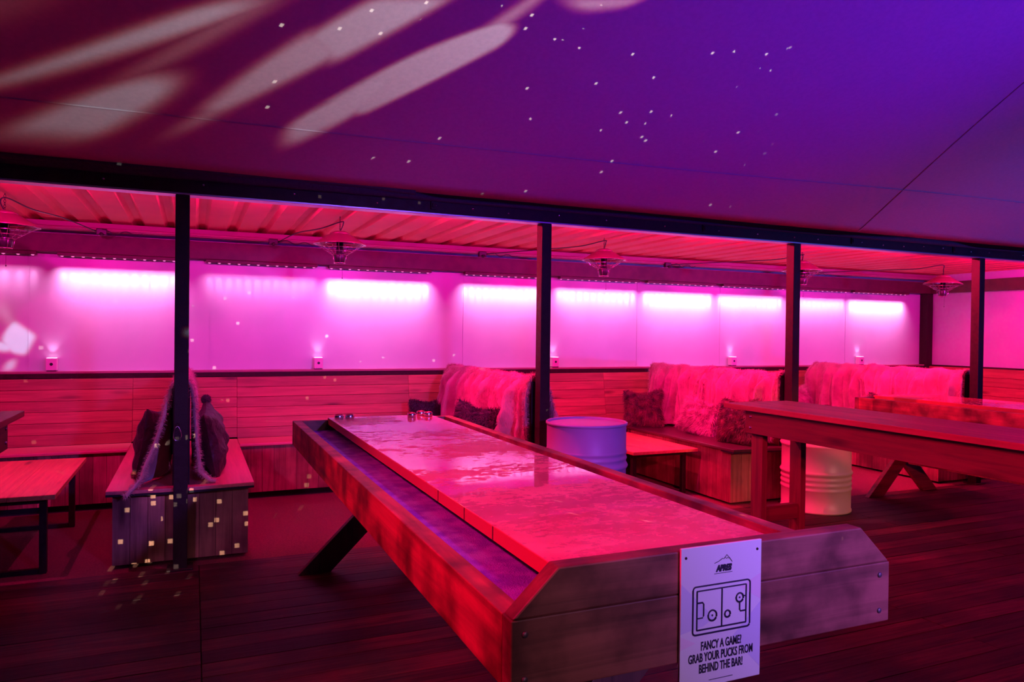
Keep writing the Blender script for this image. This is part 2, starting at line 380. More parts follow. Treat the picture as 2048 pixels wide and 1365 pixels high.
# right-hand end wall
XW = 9.86
m = MB(); m.box(XW, XW+.06, 3.5, YB, 1.08, 2.42); struct(m.build('wall_right', M_WALL), 'white end wall of the booths')
m = MB(); m.box(XW-.05, XW, 3.5, 7.3, 1.085, 1.128); struct(m.build('trim_6', M_STEEL), 'dark ledge on the end wall')
m = MB(); m.box(XW-.06, XW, 3.5, 7.3, 2.155, 2.315); struct(m.build('trim_7', M_STEELRED), 'dark steel beam above the end wall')
m = MB(); m.box(XW-.12, XW, 7.30, YB-.002, 0, 2.155); struct(m.build('trim_8', M_STEEL, bevel=.003), 'dark corner column where the rear and end walls meet')
m = MB()
for k in range(5):
    z0 = .5+k*.122; m.box(XW-.06, XW-.02, 3.5, 7.3, z0, z0+.118)
m.box(XW-.02, XW+.06, 3.5, 7.4, 0, 1.08)
struct(m.build('wall_right', M_PINE_Y, bevel=.002), 'timber-clad lower part of the end wall')

# corrugated roof sheet
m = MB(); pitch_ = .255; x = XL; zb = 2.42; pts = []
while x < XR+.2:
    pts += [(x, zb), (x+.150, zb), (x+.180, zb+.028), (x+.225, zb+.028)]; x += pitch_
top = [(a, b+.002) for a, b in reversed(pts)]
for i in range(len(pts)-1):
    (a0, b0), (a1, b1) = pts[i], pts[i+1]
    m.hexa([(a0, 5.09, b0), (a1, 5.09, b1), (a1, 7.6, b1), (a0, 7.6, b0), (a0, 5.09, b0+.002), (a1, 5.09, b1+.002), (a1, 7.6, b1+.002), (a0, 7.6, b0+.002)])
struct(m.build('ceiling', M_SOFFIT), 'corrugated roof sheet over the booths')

# ------------------------------------------------------------------ fascia beam
FY0, FY1 = 4.985, 5.085
m = MB(); m.box(XL-1, 12, FY0, FY1, 2.352, 2.452); struct(m.build('trim_9', M_STEEL, bevel=.004), 'black steel fascia beam along the booth fronts')
m = MB(); m.box(XL-1, 12, FY0-.006, FY1, 2.340, 2.352); struct(m.build('trim_10', M_ALU, bevel=.002), 'bright lip under the fascia beam')
rb = random.Random(5)
xx = -1.05
bolt = None
while xx < 8.4:
    mb = MB(); mb.lathe([(.0001, -.006), (.006, -.0055), (.008, -.002), (.008, .002)], 10)
    if bolt is None:
        bolt = mb.build('fascia_bolt', M_CHROME, smooth=True); o = bolt
        for v in o.data.vertices: v.co = (v.co.x, v.co.z, v.co.y)
    else:
        o = bolt.copy(); COL.objects.link(o)
    o.location = (xx, FY0-.002, 2.40+rb.uniform(-.01, .012))
    tag(o, 'small bright bolt head on the black fascia beam', 'bolt', 'bolts along the fascia beam')
    xx += rb.choice((.28, .42, .55))
for i, X in enumerate((-.62, 1.55, 3.92, 5.62, 7.02)):
    mb = MB(); mb.box(-.018, .018, -.012, 0, -.03, .03); mb.box(-.008, .008, -.02, -.012, -.015, .015)
    o = mb.build('fascia_clip', M_STEEL, bevel=.002, loc=(X, FY0, 2.405))
    tag(o, ('black clip on the fascia left of the first post', 'black clip on the fascia just left of the second post' , 'black clip on the fascia between second and third posts',
            'black clip on the fascia just right of the third post', 'black clip on the fascia just left of the fourth post')[i], 'clip')

# ------------------------------------------------------------------ posts
PX = (-.068, 2.452, 4.952, 7.468)
for X, lab in zip(PX, ('black steel post in front of a fur-draped bench end, carabiner hooked on it',
                       'black square steel post behind the lilac drum', 'black square steel post above the long bar table',
                       'black square steel post furthest right, blue-lit on one side')):
    t = thing('steel_post', lab, 'post', (X, 5.03, 0), group='posts under the fascia beam')
    m = MB(); m.box(-.041, .041, -.045, .045, 0, 2.34); m.build('shaft', M_STEEL, t, bevel=.004)
    m = MB(); m.box(-.075, .075, -.07, .07, -.0005, .01); m.build('base_plate', M_STEEL, t, bevel=.002)
t = thing('carabiner', 'small steel carabiner hanging on the leftmost black post', 'carabiner', (PX[0]-.020, 4.977, .80))
m = MB()
pts = [Vector((.018*math.sin(a)*(1.25 if math.cos(a) < 0 else .8), 0, .053-.045*(-math.cos(a)))) for a in [i*2*PI/24 for i in range(25)]]
pts = [(.021*math.sin(a)*(1.0-.35*math.cos(a)), 0, .055+.045*math.cos(a)) for a in [i*2*PI/28 for i in range(29)]]
m.tube(pts, .0035, 8, False); m.build('ring', M_CHROME, t, smooth=True)
m = MB(); m.tube([(-.006, 0, .10), (.006, 0, .10), (.010, .004, .112), (0, .008, .118), (-.010, .004, .112), (-.006, 0, .10)], .003, 6, False)
m.build('swivel', M_STEEL, t, smooth=True)

# ------------------------------------------------------------------ canopy and valance
nx, ny = 90, 60; x0, x1, y0_, y1_ = -5, 13, -2.5, 4.93
m = MB()
for j in range(ny+1):
    for i in range(nx+1):
        X = x0+(x1-x0)*i/nx; Y = y0_+(y1_-y0_)*j/ny
        m.v.append((X, Y, canopy_z(X, Y)))
for j in range(ny):
    for i in range(nx):
        a = j*(nx+1)+i; m.f.append((a, a+1, a+nx+2, a+nx+1))
can = m.build('tent_canopy', M_CANOPY, smooth=True)
sol = can.modifiers.new('thick', 'SOLIDIFY'); sol.thickness = .004; sol.offset = 1
tg = thing('tent_canopy', 'pale tent roof membrane sloping up over the walkway, washed violet and blue', 'canopy')
can.name = 'membrane'; can.parent = tg
M_SEAM = mat('seam_tape', (.36, .34, .36), .8)
def seam(pts):
    m = MB(); n = 80
    P = smooth_path([(p[0], p[1], 0) for p in pts], 20)
    for i in range(len(P)-1):
        a, b = P[i], P[i+1]
        d = (b-a).normalized(); s = Vector((-d.y, d.x, 0))*.004
        q = [a-s, b-s, b+s, a+s]
        lo = [(v.x, v.y, canopy_z(v.x, v.y)-.0035-(.002 if CS else 0)) for v in q]; hi = [(v.x, v.y, canopy_z(v.x, v.y)+.001) for v in q]
        m.hexa(lo+hi)
    return m.build('seam', M_SEAM, tg)
seam([(-3, 4.40), (.5, 4.37), (2, 4.33), (6.8, 4.17), (12, 4.1)])
seam([(4.3, -1), (4.6, 2.2), (5.6, 4.9)])
seam([(-2.4, -1), (-2.2, 2.2), (-1.8, 4.9)])
# rolled black fabric along the fascia (top edge dips between fixings)
VAL = [(-4.5, 2.60), (-2, 2.58), (-1.0, 2.572), (-.511, 2.563), (.085, 2.538), (.623, 2.572), (.946, 2.556), (1.30, 2.50), (1.6, 2.462), (2.03, 2.464), (2.644, 2.462), (3.3, 2.466), (3.9, 2.456),
       (4.5, 2.446), (5.2, 2.44), (5.7, 2.462), (6.4, 2.49), (6.85, 2.488), (7.35, 2.44), (8.0, 2.43), (12, 2.44)]
def valz(x):
    for (a, za), (b, zb_) in zip(VAL[:-1], VAL[1:]):
        if a <= x <= b:
            t = (x-a)/(b-a); t = t*t*(3-2*t); return za+(zb_-za)*t
    return 2.45
m = MB(); n = 320; K = 12
for i in range(n+1):
    X = -4+16*i/n; h = max(.012, valz(X)-2.43)
    for k in range(K):
        a = 2*PI*k/K
        rr = 1+.12*math.sin(X*9+k*1.3)+.06*math.sin(X*23+k)
        m.v.append((X, 4.965+.045*math.cos(a)*rr*min(1, .35+h*6), 2.43+h/2+(h/2)*math.sin(a)*(1+.02*math.sin(X*17+k))))
for i in range(n):
    for k in range(K):
        w = (k+1) % K; m.f.append((i*K+k, i*K+w, (i+1)*K+w, (i+1)*K+k))
tag(m.build('fabric_valance', M_FABRIC, smooth=True), 'bunched black fabric roll lying along the top of the fascia beam', 'fabric')
m = MB()
for i in range(n+1):
    X = -4+5.4*i/n; s = math.sin(max(0, min(1, (X+4)/5.2))*PI*.5)
    for k in range(8):
        a = 2*PI*k/8
        m.v.append((X, 4.925+.02*math.cos(a), 2.487+.01*math.sin(X*1.6)+.020*math.sin(a)*(1+.2*math.sin(X*11+k))-.02*max(0, X-.6)))
for i in range(n):
    for k in range(8):
        w = (k+1) % 8; m.f.append((i*8+k, i*8+w, (i+1)*8+w, (i+1)*8+k))
tag(m.build('fabric_roll', M_FABRIC, smooth=True), 'thin rolled black blind in front of the bunched fabric, left part of the fascia', 'fabric')

# ------------------------------------------------------------------ LED bars over the rear wall
BARS = [(-2.45, -1.235, .35), (-1.079, -.14, 1.0), (.10, 1.106, .33), (1.218, 2.268, 1.5), (2.641, 3.60, 1.1), (3.775, 4.833, 1.1), (4.946, 5.955, 1.5), (6.065, 7.105, 1.2), (7.22, 8.225, .9), (8.319, 9.382, 1.5)]
LAB = ('first LED wash bar from the left, cut by the photo edge', 'LED wash bar just left of the leftmost post', 'dim LED wash bar just right of the leftmost post',
       'bright LED wash bar above the middle of the shuffleboard table', 'LED wash bar partly hidden by the second post', 'LED wash bar just right of the second post, behind the third heater',
       'LED wash bar midway between second and third posts', 'LED wash bar just left of the third post', 'LED wash bar just right of the third post', 'LED wash bar nearest the dark corner column')
LENS = None
for (a, b, k), lab in zip(BARS, LAB):
    t = thing('led_wash_bar', lab, 'light', ((a+b)/2, 0, 2.14), group='LED bars over the rear wall')
    w = (b-a)/2; n = 12
    m = MB(); m.box(-w, w, 7.315, 7.385, -.012, .0145); m.build('housing', M_STEELRED, t, bevel=.002)
    for i in range(n):
        if LENS is None:
            m = MB(); m.lathe([(.0001, -.020), (.010, -.018), (.013, -.012)], 10); LENS = lo_ = m.build('lens', M_LED, t, smooth=True)
        else:
            lo_ = LENS.copy(); COL.objects.link(lo_); lo_.parent = t
        lo_.location = (-w+.03+(2*w-.06)*i/(n-1), 7.36, 0)
    for i in range(n):
        cx = (a+b)/2-w+.03+(2*w-.06)*i/(n-1)
        spot('led_spot', (cx, 7.345, 2.115), (cx, 7.42, 1.935), 4.6*k, (1, .50, .93), 19, .30, .003)
    l = bpy.data.lights.new('led_spill', 'AREA'); l.shape = 'RECTANGLE'; l.size = 2*w; l.size_y = .02; l.energy = 4.6*k; l.color = (1, .36, .82); l.spread = math.radians(75)
    o = bpy.data.objects.new('led_spill', l); COL.objects.link(o); o.location = ((a+b)/2, 7.30, 2.112)
    o.rotation_euler = (math.radians(22), 0, 0)

# ------------------------------------------------------------------ ledge uplights
for X, lab in zip((-1.121, 1.129, 3.74, 6.267, 8.492), ('small boxy uplight on the ledge left of the leftmost post', 'small boxy uplight on the ledge behind the shuffleboard table',
        'small boxy uplight on the ledge just right of the second post', 'small boxy uplight on the ledge left of the third post', 'small boxy uplight on the ledge between third post and corner column')):
    t = thing('uplight', lab, 'light', (X, 7.372, 1.128), group='uplights on the rear ledge')
    m = MB(); m.box(-.042, .042, -.036, .036, .008, .114); m.build('body', M_BOX, t, bevel=.004)
    m = MB(); m.box(-.036, .036, -.03, .03, 0, .008); m.build('foot', M_BLACK, t)
    m = MB(); m.lathe([(.0001, .001), (.013, .001), (.013, -.002)], 16); o = m.build('button', M_BLACK, t)
    for v in o.data.vertices: v.co = (v.co.x, -.036-v.co.z, .062+v.co.y)
    m = MB(); m.box(-.036, .036, -.03, .03, .1142, .1165); m.build('lens', M_UPL, t)
    spot('uplight_lamp', (X, 7.375, 1.25), (X, 7.42, 1.5), 1.1, (1, .45, .9), 75, .9, .01)

# ------------------------------------------------------------------ hanging heaters
def heater():
    t = thing('patio_heater', 'x', 'heater', group='heaters hanging under the booth roof')
    m = MB(); m.lathe([(.0001, .108), (.05, .104), (.078, .088), (.082, .080), (.070, .080)], 36); m.build('cap', M_SHADE, t, smooth=True)
    m = MB(); m.lathe([(.066, .086), (.10, .070), (.17, .024), (.205, .003), (.212, -.004), (.205, -.006), (.165, .015), (.095, .060), (.062, .074)], 48); m.build('shade', M_SHADE, t, smooth=True)
    m = MB()
    for i in range(20):
        a = 2*PI*i/20; c, s = math.cos(a), math.sin(a)
        m.tube([(c*.185, s*.185, 0), (c*.17, s*.17, -.018), (c*.10, s*.10, -.062), (c*.058, s*.058, -.09)], .0016, 5)
    for r_, z_ in ((.19, -.002), (.145, -.033), (.10, -.062), (.060, -.088)):
        m.tube([(r_*math.cos(2*PI*i/36), r_*math.sin(2*PI*i/36), z_) for i in range(37)], .002, 5, False)
    m.build('wire_cage', M_WIRE, t, smooth=True)
    m = MB(); m.tube([(.115*math.cos(2*PI*i/36), .115*math.sin(2*PI*i/36), .018) for i in range(37)], .008, 8, False)
    m.build('heating_ring', mat('quartz_tube', (.8, .6, .6), .2, coat=.5) if 'quartz_tube' not in bpy.data.materials else bpy.data.materials['quartz_tube'], t, smooth=True)
    m = MB(); m.lathe([(.0001, .06), (.028, .06), (.028, -.07), (.048, -.085), (.050, -.095), (.042, -.142), (.036, -.148), (.0001, -.148)], 28); m.build('switch_housing', M_BLACK, t, smooth=True)
    m = MB()
    for i in range(6):
        a = 2*PI*i/6; c, s = math.cos(a), math.sin(a); m.tube([(c*.060, s*.060, -.088), (c*.055, s*.055, -.12), (c*.045, s*.045, -.153)], .002, 5)
    m.tube([(.045*math.cos(2*PI*i/24), .045*math.sin(2*PI*i/24), -.153) for i in range(25)], .003, 6, False)
    m.build('guard_basket', M_WIRE, t, smooth=True)
    m = MB()
    z = .106
    for i in range(6):
        m.tube([(.006*math.cos(2*PI*k/12)*(1 if i % 2 else .3), .006*math.cos(2*PI*k/12)*(.3 if i % 2 else 1), z+.011+.011*math.sin(2*PI*k/12)) for k in range(13)], .0018, 5, False); z += .0175
    m.tube([(0, 0, z), (0, 0, .226)], .003, 6); m.build('hanging_chain', M_STEEL, t, smooth=True)
    m = MB(); m.tube([(.012, -.02, -.145), (.012, -.02, -.27)], .0012, 5); m.lathe([(.0001, .008), (.005, 0), (.0001, -.008)], 8, (.012, -.02, -.275))
    m.build('pull_cord', M_BLACK, t)
    return t
h0 = heater()
HX = ((-1.195, 2.200, 6.0), (1.082, 2.210, 6.0), (3.555, 2.210, 6.0), (6.03, 2.222, 6.0), (8.27, 2.165, 6.0))
for i, (X, Z, Y) in enumerate(HX):
    o = h0 if i == 0 else copy_tree(h0)
    o.location = (X, Y, Z); o.rotation_euler = (0, 0, i*.4)
    if i == 4: o.rotation_euler = (.0, .05, 0)
    o['label'] = ('dish-shaped hanging heater at the far left, cut by the photo edge', 'dish-shaped hanging heater between the first and second posts', 'dish-shaped hanging heater just right of the second post',
                  'dish-shaped hanging heater half hidden behind the third post', 'dish-shaped hanging heater near the corner column, hanging lowest')[i]
for i, (X, Z, Y) in enumerate(HX):
    side = (1, -1, -1, -1, -1)[i]; e = X+side*(.42, .36, .75, .9, 1.0)[i]
    m = MB()
    m.tube(smooth_path([(X, Y, Z+.10), (X+.03*side*-1, Y+.02, Z+.17), (X+.01, Y+.02, 2.395), (X+side*.12, Y+.25, 2.36), (X+side*.25, Y+.7, 2.37), (e, 7.14, 2.335), (e+.05*side, 7.14, 2.325)], 10), .005, 6)
    m.tube(smooth_path([(e, 7.13, 2.33), (e+.07, 7.10, 2.345), (e+.15, 7.12, 2.315), (e+.23, 7.11, 2.338), (e+.30, 7.13, 2.32), (e+.36, 7.14, 2.33)], 8), .004, 6)
    tag(m.build('power_cable', M_BLACK, smooth=True), 'black cable from the ' + ('leftmost', 'second', 'third', 'fourth', 'rightmost')[i] + ' hanging heater to the rear purlin', 'cable')
    t = thing('plug_socket', 'black plug socket on the rear purlin serving the ' + ('leftmost', 'second', 'third', 'fourth', 'rightmost')[i] + ' heater', 'socket', (e+.05*side, 7.12, 2.325))
    m = MB(); m.box(-.04, .04, -.02, .03, -.025, .03); m.build('box', M_BLACK, t, bevel=.006)
    m = MB(); m.lathe([(.0001, .0), (.016, 0), (.014, -.03), (.0001, -.032)], 14, (.0, -.02, 0)); o = m.build('plug', M_BLACK, t, smooth=True)
    for v in o.data.vertices: v.co = (v.co.x, -.02+v.co.z, v.co.y)

# ------------------------------------------------------------------ benches
def board_rows(m, x0, x1, yb0, yt0, z0, z1, n, th=.018):
    h = (z1-z0)/n
    for k in range(n):
        za, zb_ = z0+k*h+.0015, z0+(k+1)*h-.0015
        ya = yb0+(yt0-yb0)*(za-z0)/(z1-z0); yb_ = yb0+(yt0-yb0)*(zb_-z0)/(z1-z0)
        m.hexa([(x0, ya, za), (x1, ya, za), (x1, ya+th, za), (x0, ya+th, za), (x0, yb_, zb_), (x1, yb_, zb_), (x1, yb_+th, zb_), (x0, yb_+th, zb_)])
def back_bench(xa, xb, lab):
    t = thing('wall_bench', lab, 'bench', ((xa+xb)/2, 7.0, 0), group='benches along the rear wall'); w = (xb-xa)/2
    m = MB(); board_rows(m, -w, w, .22, .315, .50, 1.064, 6); m.build('backrest', M_PINE_X, t, bevel=.0015)
    m = MB(); m.box(-w, w, -.17, .22, .475, .50); m.build('seat', M_SEATX, t, bevel=.006)
    m = MB(); x = -w
    while x < w-.01:
        x2 = min(x+.098, w); m.box(x+.001, x2-.001, -.14, -.12, .06, .475); x = x2
    m.build('front_panel', M_PINE_Z, t, bevel=.001)
    m = MB(); m.box(-w, w, -.10, -.08, 0, .06); m.build('kickboard', M_DARK, t)
M_SEATD = wood('dark_seat_board', (.11, .035, .045), (.07, .02, .03), 'Y', .28, knots=False, var=.08, bump=.03)
def divider(X, lab, hw0=.39, hw1=.41, seat_mat=None):
    """bench on both sides of a timber partition, standing end-on to the walkway"""
    t = thing('booth_bench', lab, 'bench', (X, 5.15, 0), group='back-to-back benches between the booths')
    m = MB()
    for sgn in (-1, 1):
        a, b = (-hw0-.03, -.02) if sgn < 0 else (.02, hw1+.03)
        poly = []
        for i in range(9):
            x = a+(b-a)*i/8; poly.append((x, -.085-.035*(1-abs(x)/.44)))
        poly += [(b, 2.0), (a, 2.0)]
        m2 = MB(); m2.prism(poly, 'Z', .482, .506)
        m2.build('seat', seat_mat or M_SEAT, t, bevel=.004)
        m3 = MB(); m3.prism([(p[0], p[1]+.004) for p in poly[:9]]+[(b, .1), (a, .1)], 'Z', .468, .4815); m3.build('seat_edge', M_DARK, t)
    m = MB(); x = -hw0
    W = hw0+hw1; n = 8
    for i in range(n):
        a = -hw0+W*i/n; m.box(a+.001, a+W/n-.001, 0, .02, .02, .482)
    m.build('end_panel', M_PINE_Z, t, bevel=.001)
    for xs in (-hw0, hw1-.02):
        m = MB(); y = .02
        while y < 1.69:
            y2 = min(y+.1, 1.69); m.box(xs, xs+.02, y+.001, y2-.001, .02, .482); y = y2
        m.build('side_panel', M_PINE_Z, t, bevel=.001)
    m = MB()
    for k in range(5):
        z0 = .507+k*.122; m.box(-.035, .035, -.03, 2.03, z0, z0+.119)
    m.build('partition', M_PINE_Y, t, bevel=.002)
    m = MB(); m.box(-.05, .05, -.032, -.0305, .507, 1.13); m.build('partition_end', M_DARK, t)
    return t
BX = (-.068, 2.452, 4.952, 7.468)
divider(BX[0], 'timber box bench end-on behind the leftmost post, fur throw over its partition')
divider(BX[1], 'timber box bench behind the second post, mostly hidden by shuffleboard table and drum')
divider(BX[2], 'timber box bench behind the third post, with cushions in a row on its seat', .575, .41, M_SEATD)
divider(BX[3], 'timber box bench behind the rightmost post, mostly hidden behind the tables')
back_bench(XL, BX[0]-.425, 'rear wall bench in the leftmost booth')
back_bench(BX[0]+.445, BX[1]-.425, 'rear wall bench in the booth right of the leftmost post')
back_bench(BX[1]+.445, BX[2]-.61, 'rear wall bench in the booth right of the second post')
back_bench(BX[2]+.445, BX[3]-.425, 'rear wall bench in the booth right of the third post')
back_bench(BX[3]+.445, XW-.07, 'rear wall bench in the rightmost booth by the corner column')
m = MB()
for a, b in ((BX[0]-.425, BX[0]+.445), (BX[1]-.425, BX[1]+.445), (BX[2]-.61, BX[2]+.445), (BX[3]-.425, BX[3]+.445)):
    board_rows(m, a+.002, b-.002, 7.22, 7.315, .507, 1.064, 6)
struct(m.build('wall_back', M_PINE_X, bevel=.0015), 'timber cladding behind the bench ends')

# ------------------------------------------------------------------ fur
def fur_mat(name, c1, c2, scale=6):
    m = mat(name, c1, .75); b = m.node_tree.nodes['Principled BSDF']
    tc = nn(m, 'ShaderNodeTexCoord'); n = nn(m, 'ShaderNodeTexNoise', Scale=scale, Detail=5); lk(m, tc.outputs['Object'], n.inputs['Vector'])
    geo = nn(m, 'ShaderNodeNewGeometry'); hs = nn(m, 'ShaderNodeHueSaturation')
    mr = nn(m, 'ShaderNodeMapRange'); mr.inputs['To Min'].default_value = .8; mr.inputs['To Max'].default_value = 1.15; lk(m, geo.outputs['Random Per Island'], mr.inputs['Value'])
    lk(m, ramp(m, n.outputs['Fac'], [(.35, c2), (.62, c1)]), hs.inputs['Color']); lk(m, mr.outputs[0], hs.inputs['Value'])
    lk(m, hs.outputs[0], b.inputs['Base Color'])
    b.inputs['Sheen Weight'].default_value = .3
    return m
M_FUR = fur_mat('cream_fur', (.60, .34, .31), (.42, .20, .19))
M_FURD = fur_mat('brown_fur', (.30, .10, .08), (.05, .02, .02), 14)
M_FURB = fur_mat('black_fur', (.045, .02, .03), (.012, .008, .01), 8)
M_FURP = fur_mat('pale_fur', (.75, .46, .46), (.42, .18, .20), 10)
def add_fur(V, F, length, width, count, seed, droop=(0, 0, -.6), jitter=.5, clump=.0):
    """append thin tapered hairs rooted on the given mesh; returns new lists"""
    V = np.array(V, float); rng = np.random.default_rng(seed)
    tri = []
    for f in F:
        for k in range(1, len(f)-1): tri.append((f[0], f[k], f[k+1]))
    tri = np.array(tri); A, B, C = V[tri[:, 0]], V[tri[:, 1]], V[tri[:, 2]]
    nrm = np.cross(B-A, C-A); ar = np.linalg.norm(nrm, axis=1)+1e-12; nrm /= ar[:, None]
    idx = rng.choice(len(tri), count, p=ar/ar.sum())
    u, v = rng.random(count), rng.random(count); fl = u+v > 1; u[fl] = 1-u[fl]; v[fl] = 1-v[fl]
    P = A[idx]+(B-A)[idx]*u[:, None]+(C-A)[idx]*v[:, None]; Nn = nrm[idx]
    L = length*(.6+.8*rng.random(count))[:, None]
    cl = np.stack([np.sin(P[:, 1]*41+P[:, 2]*23), np.sin(P[:, 0]*37+P[:, 2]*31+1), np.sin(P[:, 1]*29-P[:, 2]*19+2)], 1)*clump
    D = Nn+np.array(droop)+jitter*(rng.random((count, 3))-.5)*2+cl; D /= np.linalg.norm(D, axis=1)[:, None]
    D2 = D+np.array(droop)*.9+jitter*.3*(rng.random((count, 3))-.5); D2 /= np.linalg.norm(D2, axis=1)[:, None]
    S = np.cross(D, rng.random((count, 3))-.5); S /= np.linalg.norm(S, axis=1)[:, None]
    w = width*(.7+.6*rng.random(count))[:, None]
    p1 = P-S*w; p2 = P+S*w; q = P+D*L*.55; q1 = q-S*w*.7; q2 = q+S*w*.7; e = q+D2*L*.5
    n0 = len(V); allv = np.concatenate([V, np.stack([p1, p2, q1, q2, e], 1).reshape(-1, 3)])
    base = n0+np.arange(count)*5
    quads = np.stack([base, base+1, base+3, base+2], 1); tris = np.stack([base+2, base+3, base+4], 1)
    return allv, quads, tris
def fur_object(name, V, F, m, parent, length, width, count, seed, **kw):
    allv, quads, tris = add_fur(V, F, length, width, count, seed, **kw)
    me = bpy.data.meshes.new(name)
    faces = list(F)
    loops = np.concatenate([np.concatenate([np.array(f) for f in faces]), quads.ravel(), tris.ravel()])
    tot = np.array([len(f) for f in faces]+[4]*len(quads)+[3]*len(tris)); start = np.concatenate([[0], np.cumsum(tot)[:-1]])
    me.vertices.add(len(allv)); me.vertices.foreach_set('co', allv.ravel())
    me.loops.add(len(loops)); me.loops.foreach_set('vertex_index', loops.astype(np.int32))
    me.polygons.add(len(tot)); me.polygons.foreach_set('loop_start', start.astype(np.int32)); me.polygons.foreach_set('loop_total', tot.astype(np.int32))
    me.update(calc_edges=True); me.validate(); me.materials.append(m)
    me.polygons.foreach_set('use_smooth', np.ones(len(tot), bool))
    o = bpy.data.objects.new(name, me); COL.objects.link(o)
    if parent: o.parent = parent
    return o
def throw(X, ya, yb, lab, seed, zl, zr, flare_l=.10, flare_r=.10, folds=9, amp=.035, top=1.142, front=None, hair=26000, group=None):
    """fur throw draped over the partition at X, from ya (walkway end) to yb (wall end)"""
    rg = random.Random(seed); ph = [rg.uniform(0, 6) for _ in range(4)]
    nu = 190; nv = 44; V = []; F = []
    for i in range(nu+1):
        u = i/nu; Y = ya+(yb-ya)*u
        fz = .06*math.sin(u*folds*1.9+ph[2])+.04*math.sin(u*folds*4.3+ph[3])
        for j in range(nv+1):
            v = j/nv*2-1                     # -1 left hem, 0 top, 1 right hem
            side = -1 if v < 0 else 1; a = abs(v); hem = (zl if side < 0 else zr)
            hemz = hem(u) if callable(hem) else hem+fz
            if a < .1:
                th = a/.1*PI/2; x = side*.052*math.sin(th); z = top+.035*math.cos(th)+.007*math.sin(u*folds*2.7+ph[0])*1
                z += .004*math.sin(u*31)
            else:
                t = (a-.1)/.9; z = top*(1-t)+max(hemz, 0)*t
                fl = (flare_l if side < 0 else flare_r)
                fo = .6*math.sin(u*folds*2.1+ph[0]+side+.7*math.sin(t*2.2+ph[1]))
                w_ = u+.012*math.sin(t*3+ph[1])+.03*math.sin(u*6+ph[3]); w_ += .03*t*math.sin(u*17+ph[1]); fo2 = (1-abs(math.sin(w_*folds*PI*.62+ph[2]+.5*math.sin(t*2+u*9))))**1.5*1.1+.55*(1-abs(math.sin(w_*folds*PI*1.45+ph[0]+t*.6)))**2
                x = side*(.056+fl*t**1.4+amp*(.7+.6*t)*(.1+fo*.2+1.7*fo2)*min(1, t*5+.12))
            y = Y+.02*math.sin(v*5+u*9)*(a)
            if front and u < .25: x, y, z = front(x, y, z, u/.25, a, side)
            if z < .515 and (abs(x) < .46 and y > 5.03): z = .515+.01*rg.random()
            V.append((x, y-ya, z))
    for i in range(nu):
        for j in range(nv):
            q = i*(nv+1)+j; F.append((q, q+nv+1, q+nv+2, q+1))
    t = thing('fur_throw', lab, 'throw', (X, ya, 0), group=group)
    # give the pelt thickness: second layer slightly inside
    n = len(V); V2 = [(x*(1-.008/max(.052, abs(x))), y, z-(.008 if abs(x) < .05 else 0)) for x, y, z in V]
    F2 = [tuple(n+k for k in reversed(f)) for f in F]
    rim = []
    def idx(i, j): return i*(nv+1)+j
    for i in range(nu): rim.append((idx(i, 0), idx(i+1, 0), n+idx(i+1, 0), n+idx(i, 0))); rim.append((idx(i, nv), n+idx(i, nv), n+idx(i+1, nv), idx(i+1, nv)))
    for j in range(nv): rim.append((idx(0, j), n+idx(0, j), n+idx(0, j+1), idx(0, j+1))); rim.append((idx(nu, j), idx(nu, j+1), n+idx(nu, j+1), n+idx(nu, j)))
    Fo = [tuple(reversed(f)) for f in F]
    o = fur_object('pelt', V, Fo, M_FUR, t, .020, .0009, hair, seed, clump=.12)
    me2 = MB(); me2.v = V2; me2.f = F2; me2.build('lining', M_LINING, t, smooth=True)
    # furry front and back rims
    m = MB(); k = 0
    for i0 in (0, nu):
        pts = [Vector(V[idx(i0, j)]) for j in range(nv+1)]
        m.tube(pts, .013, 6)
    fur_object('rim', m.v, [f for f in m.f], M_FUR, t, .022, .0012, hair//5, seed+9, droop=(0, -.2, -.2))
    return t
M_LINING = noisy('dark_lining', (.05, .035, .06), (.04, .03, .05), 30, .9, .2)
def front1(x, y, z, k, a, side):
    f = (1-k)
    if side < 0 and a > .1:
        t = (a-.1)/.9
        x -= f*.12*t**1.6; y -= f*.10*t**3
        if t > .9: x -= f*.6*(t-.9); z = min(z, .53-.05*(t-.9)*10*f); y -= f*.05*(t-.9)*10
    elif a > .1:
        t = (a-.1)/.9
        if t > .85: x += f*.7*(t-.85)
    return x, y, z
throw(BX[0], 5.135, 6.75, 'cream fur throw over the partition behind the leftmost post, seen edge-on', 11, .52, .52, .02, .0, 5, .02, front=front1, hair=22000)
throw(BX[1], 5.14, 7.16, 'cream fur throw in deep folds behind the second post', 21, .56, .60, .0, .13, 13, .068, hair=52000)
throw(BX[2], 6.12, 7.16, 'cream fur throw left of the third post, the one nearest the rear wall', 31, .515, .54, .0, .03, 6, .068, hair=30000)
throw(BX[2], 5.14, 6.16, 'cream fur throw left of the third post, the one nearest the walkway', 41, .515, .54, .01, .03, 6, .068, hair=30000)
throw(BX[3], 6.28, 7.16, 'cream fur throw between third and rightmost posts, its left half by the rear wall', 51, .56, .56, .0, .03, 6, .068, hair=22000)
throw(BX[3], 5.14, 6.32, 'cream fur throw whose near end hangs beside the rightmost post', 61, .56, .56, .0, .03, 7, .068, hair=22000)

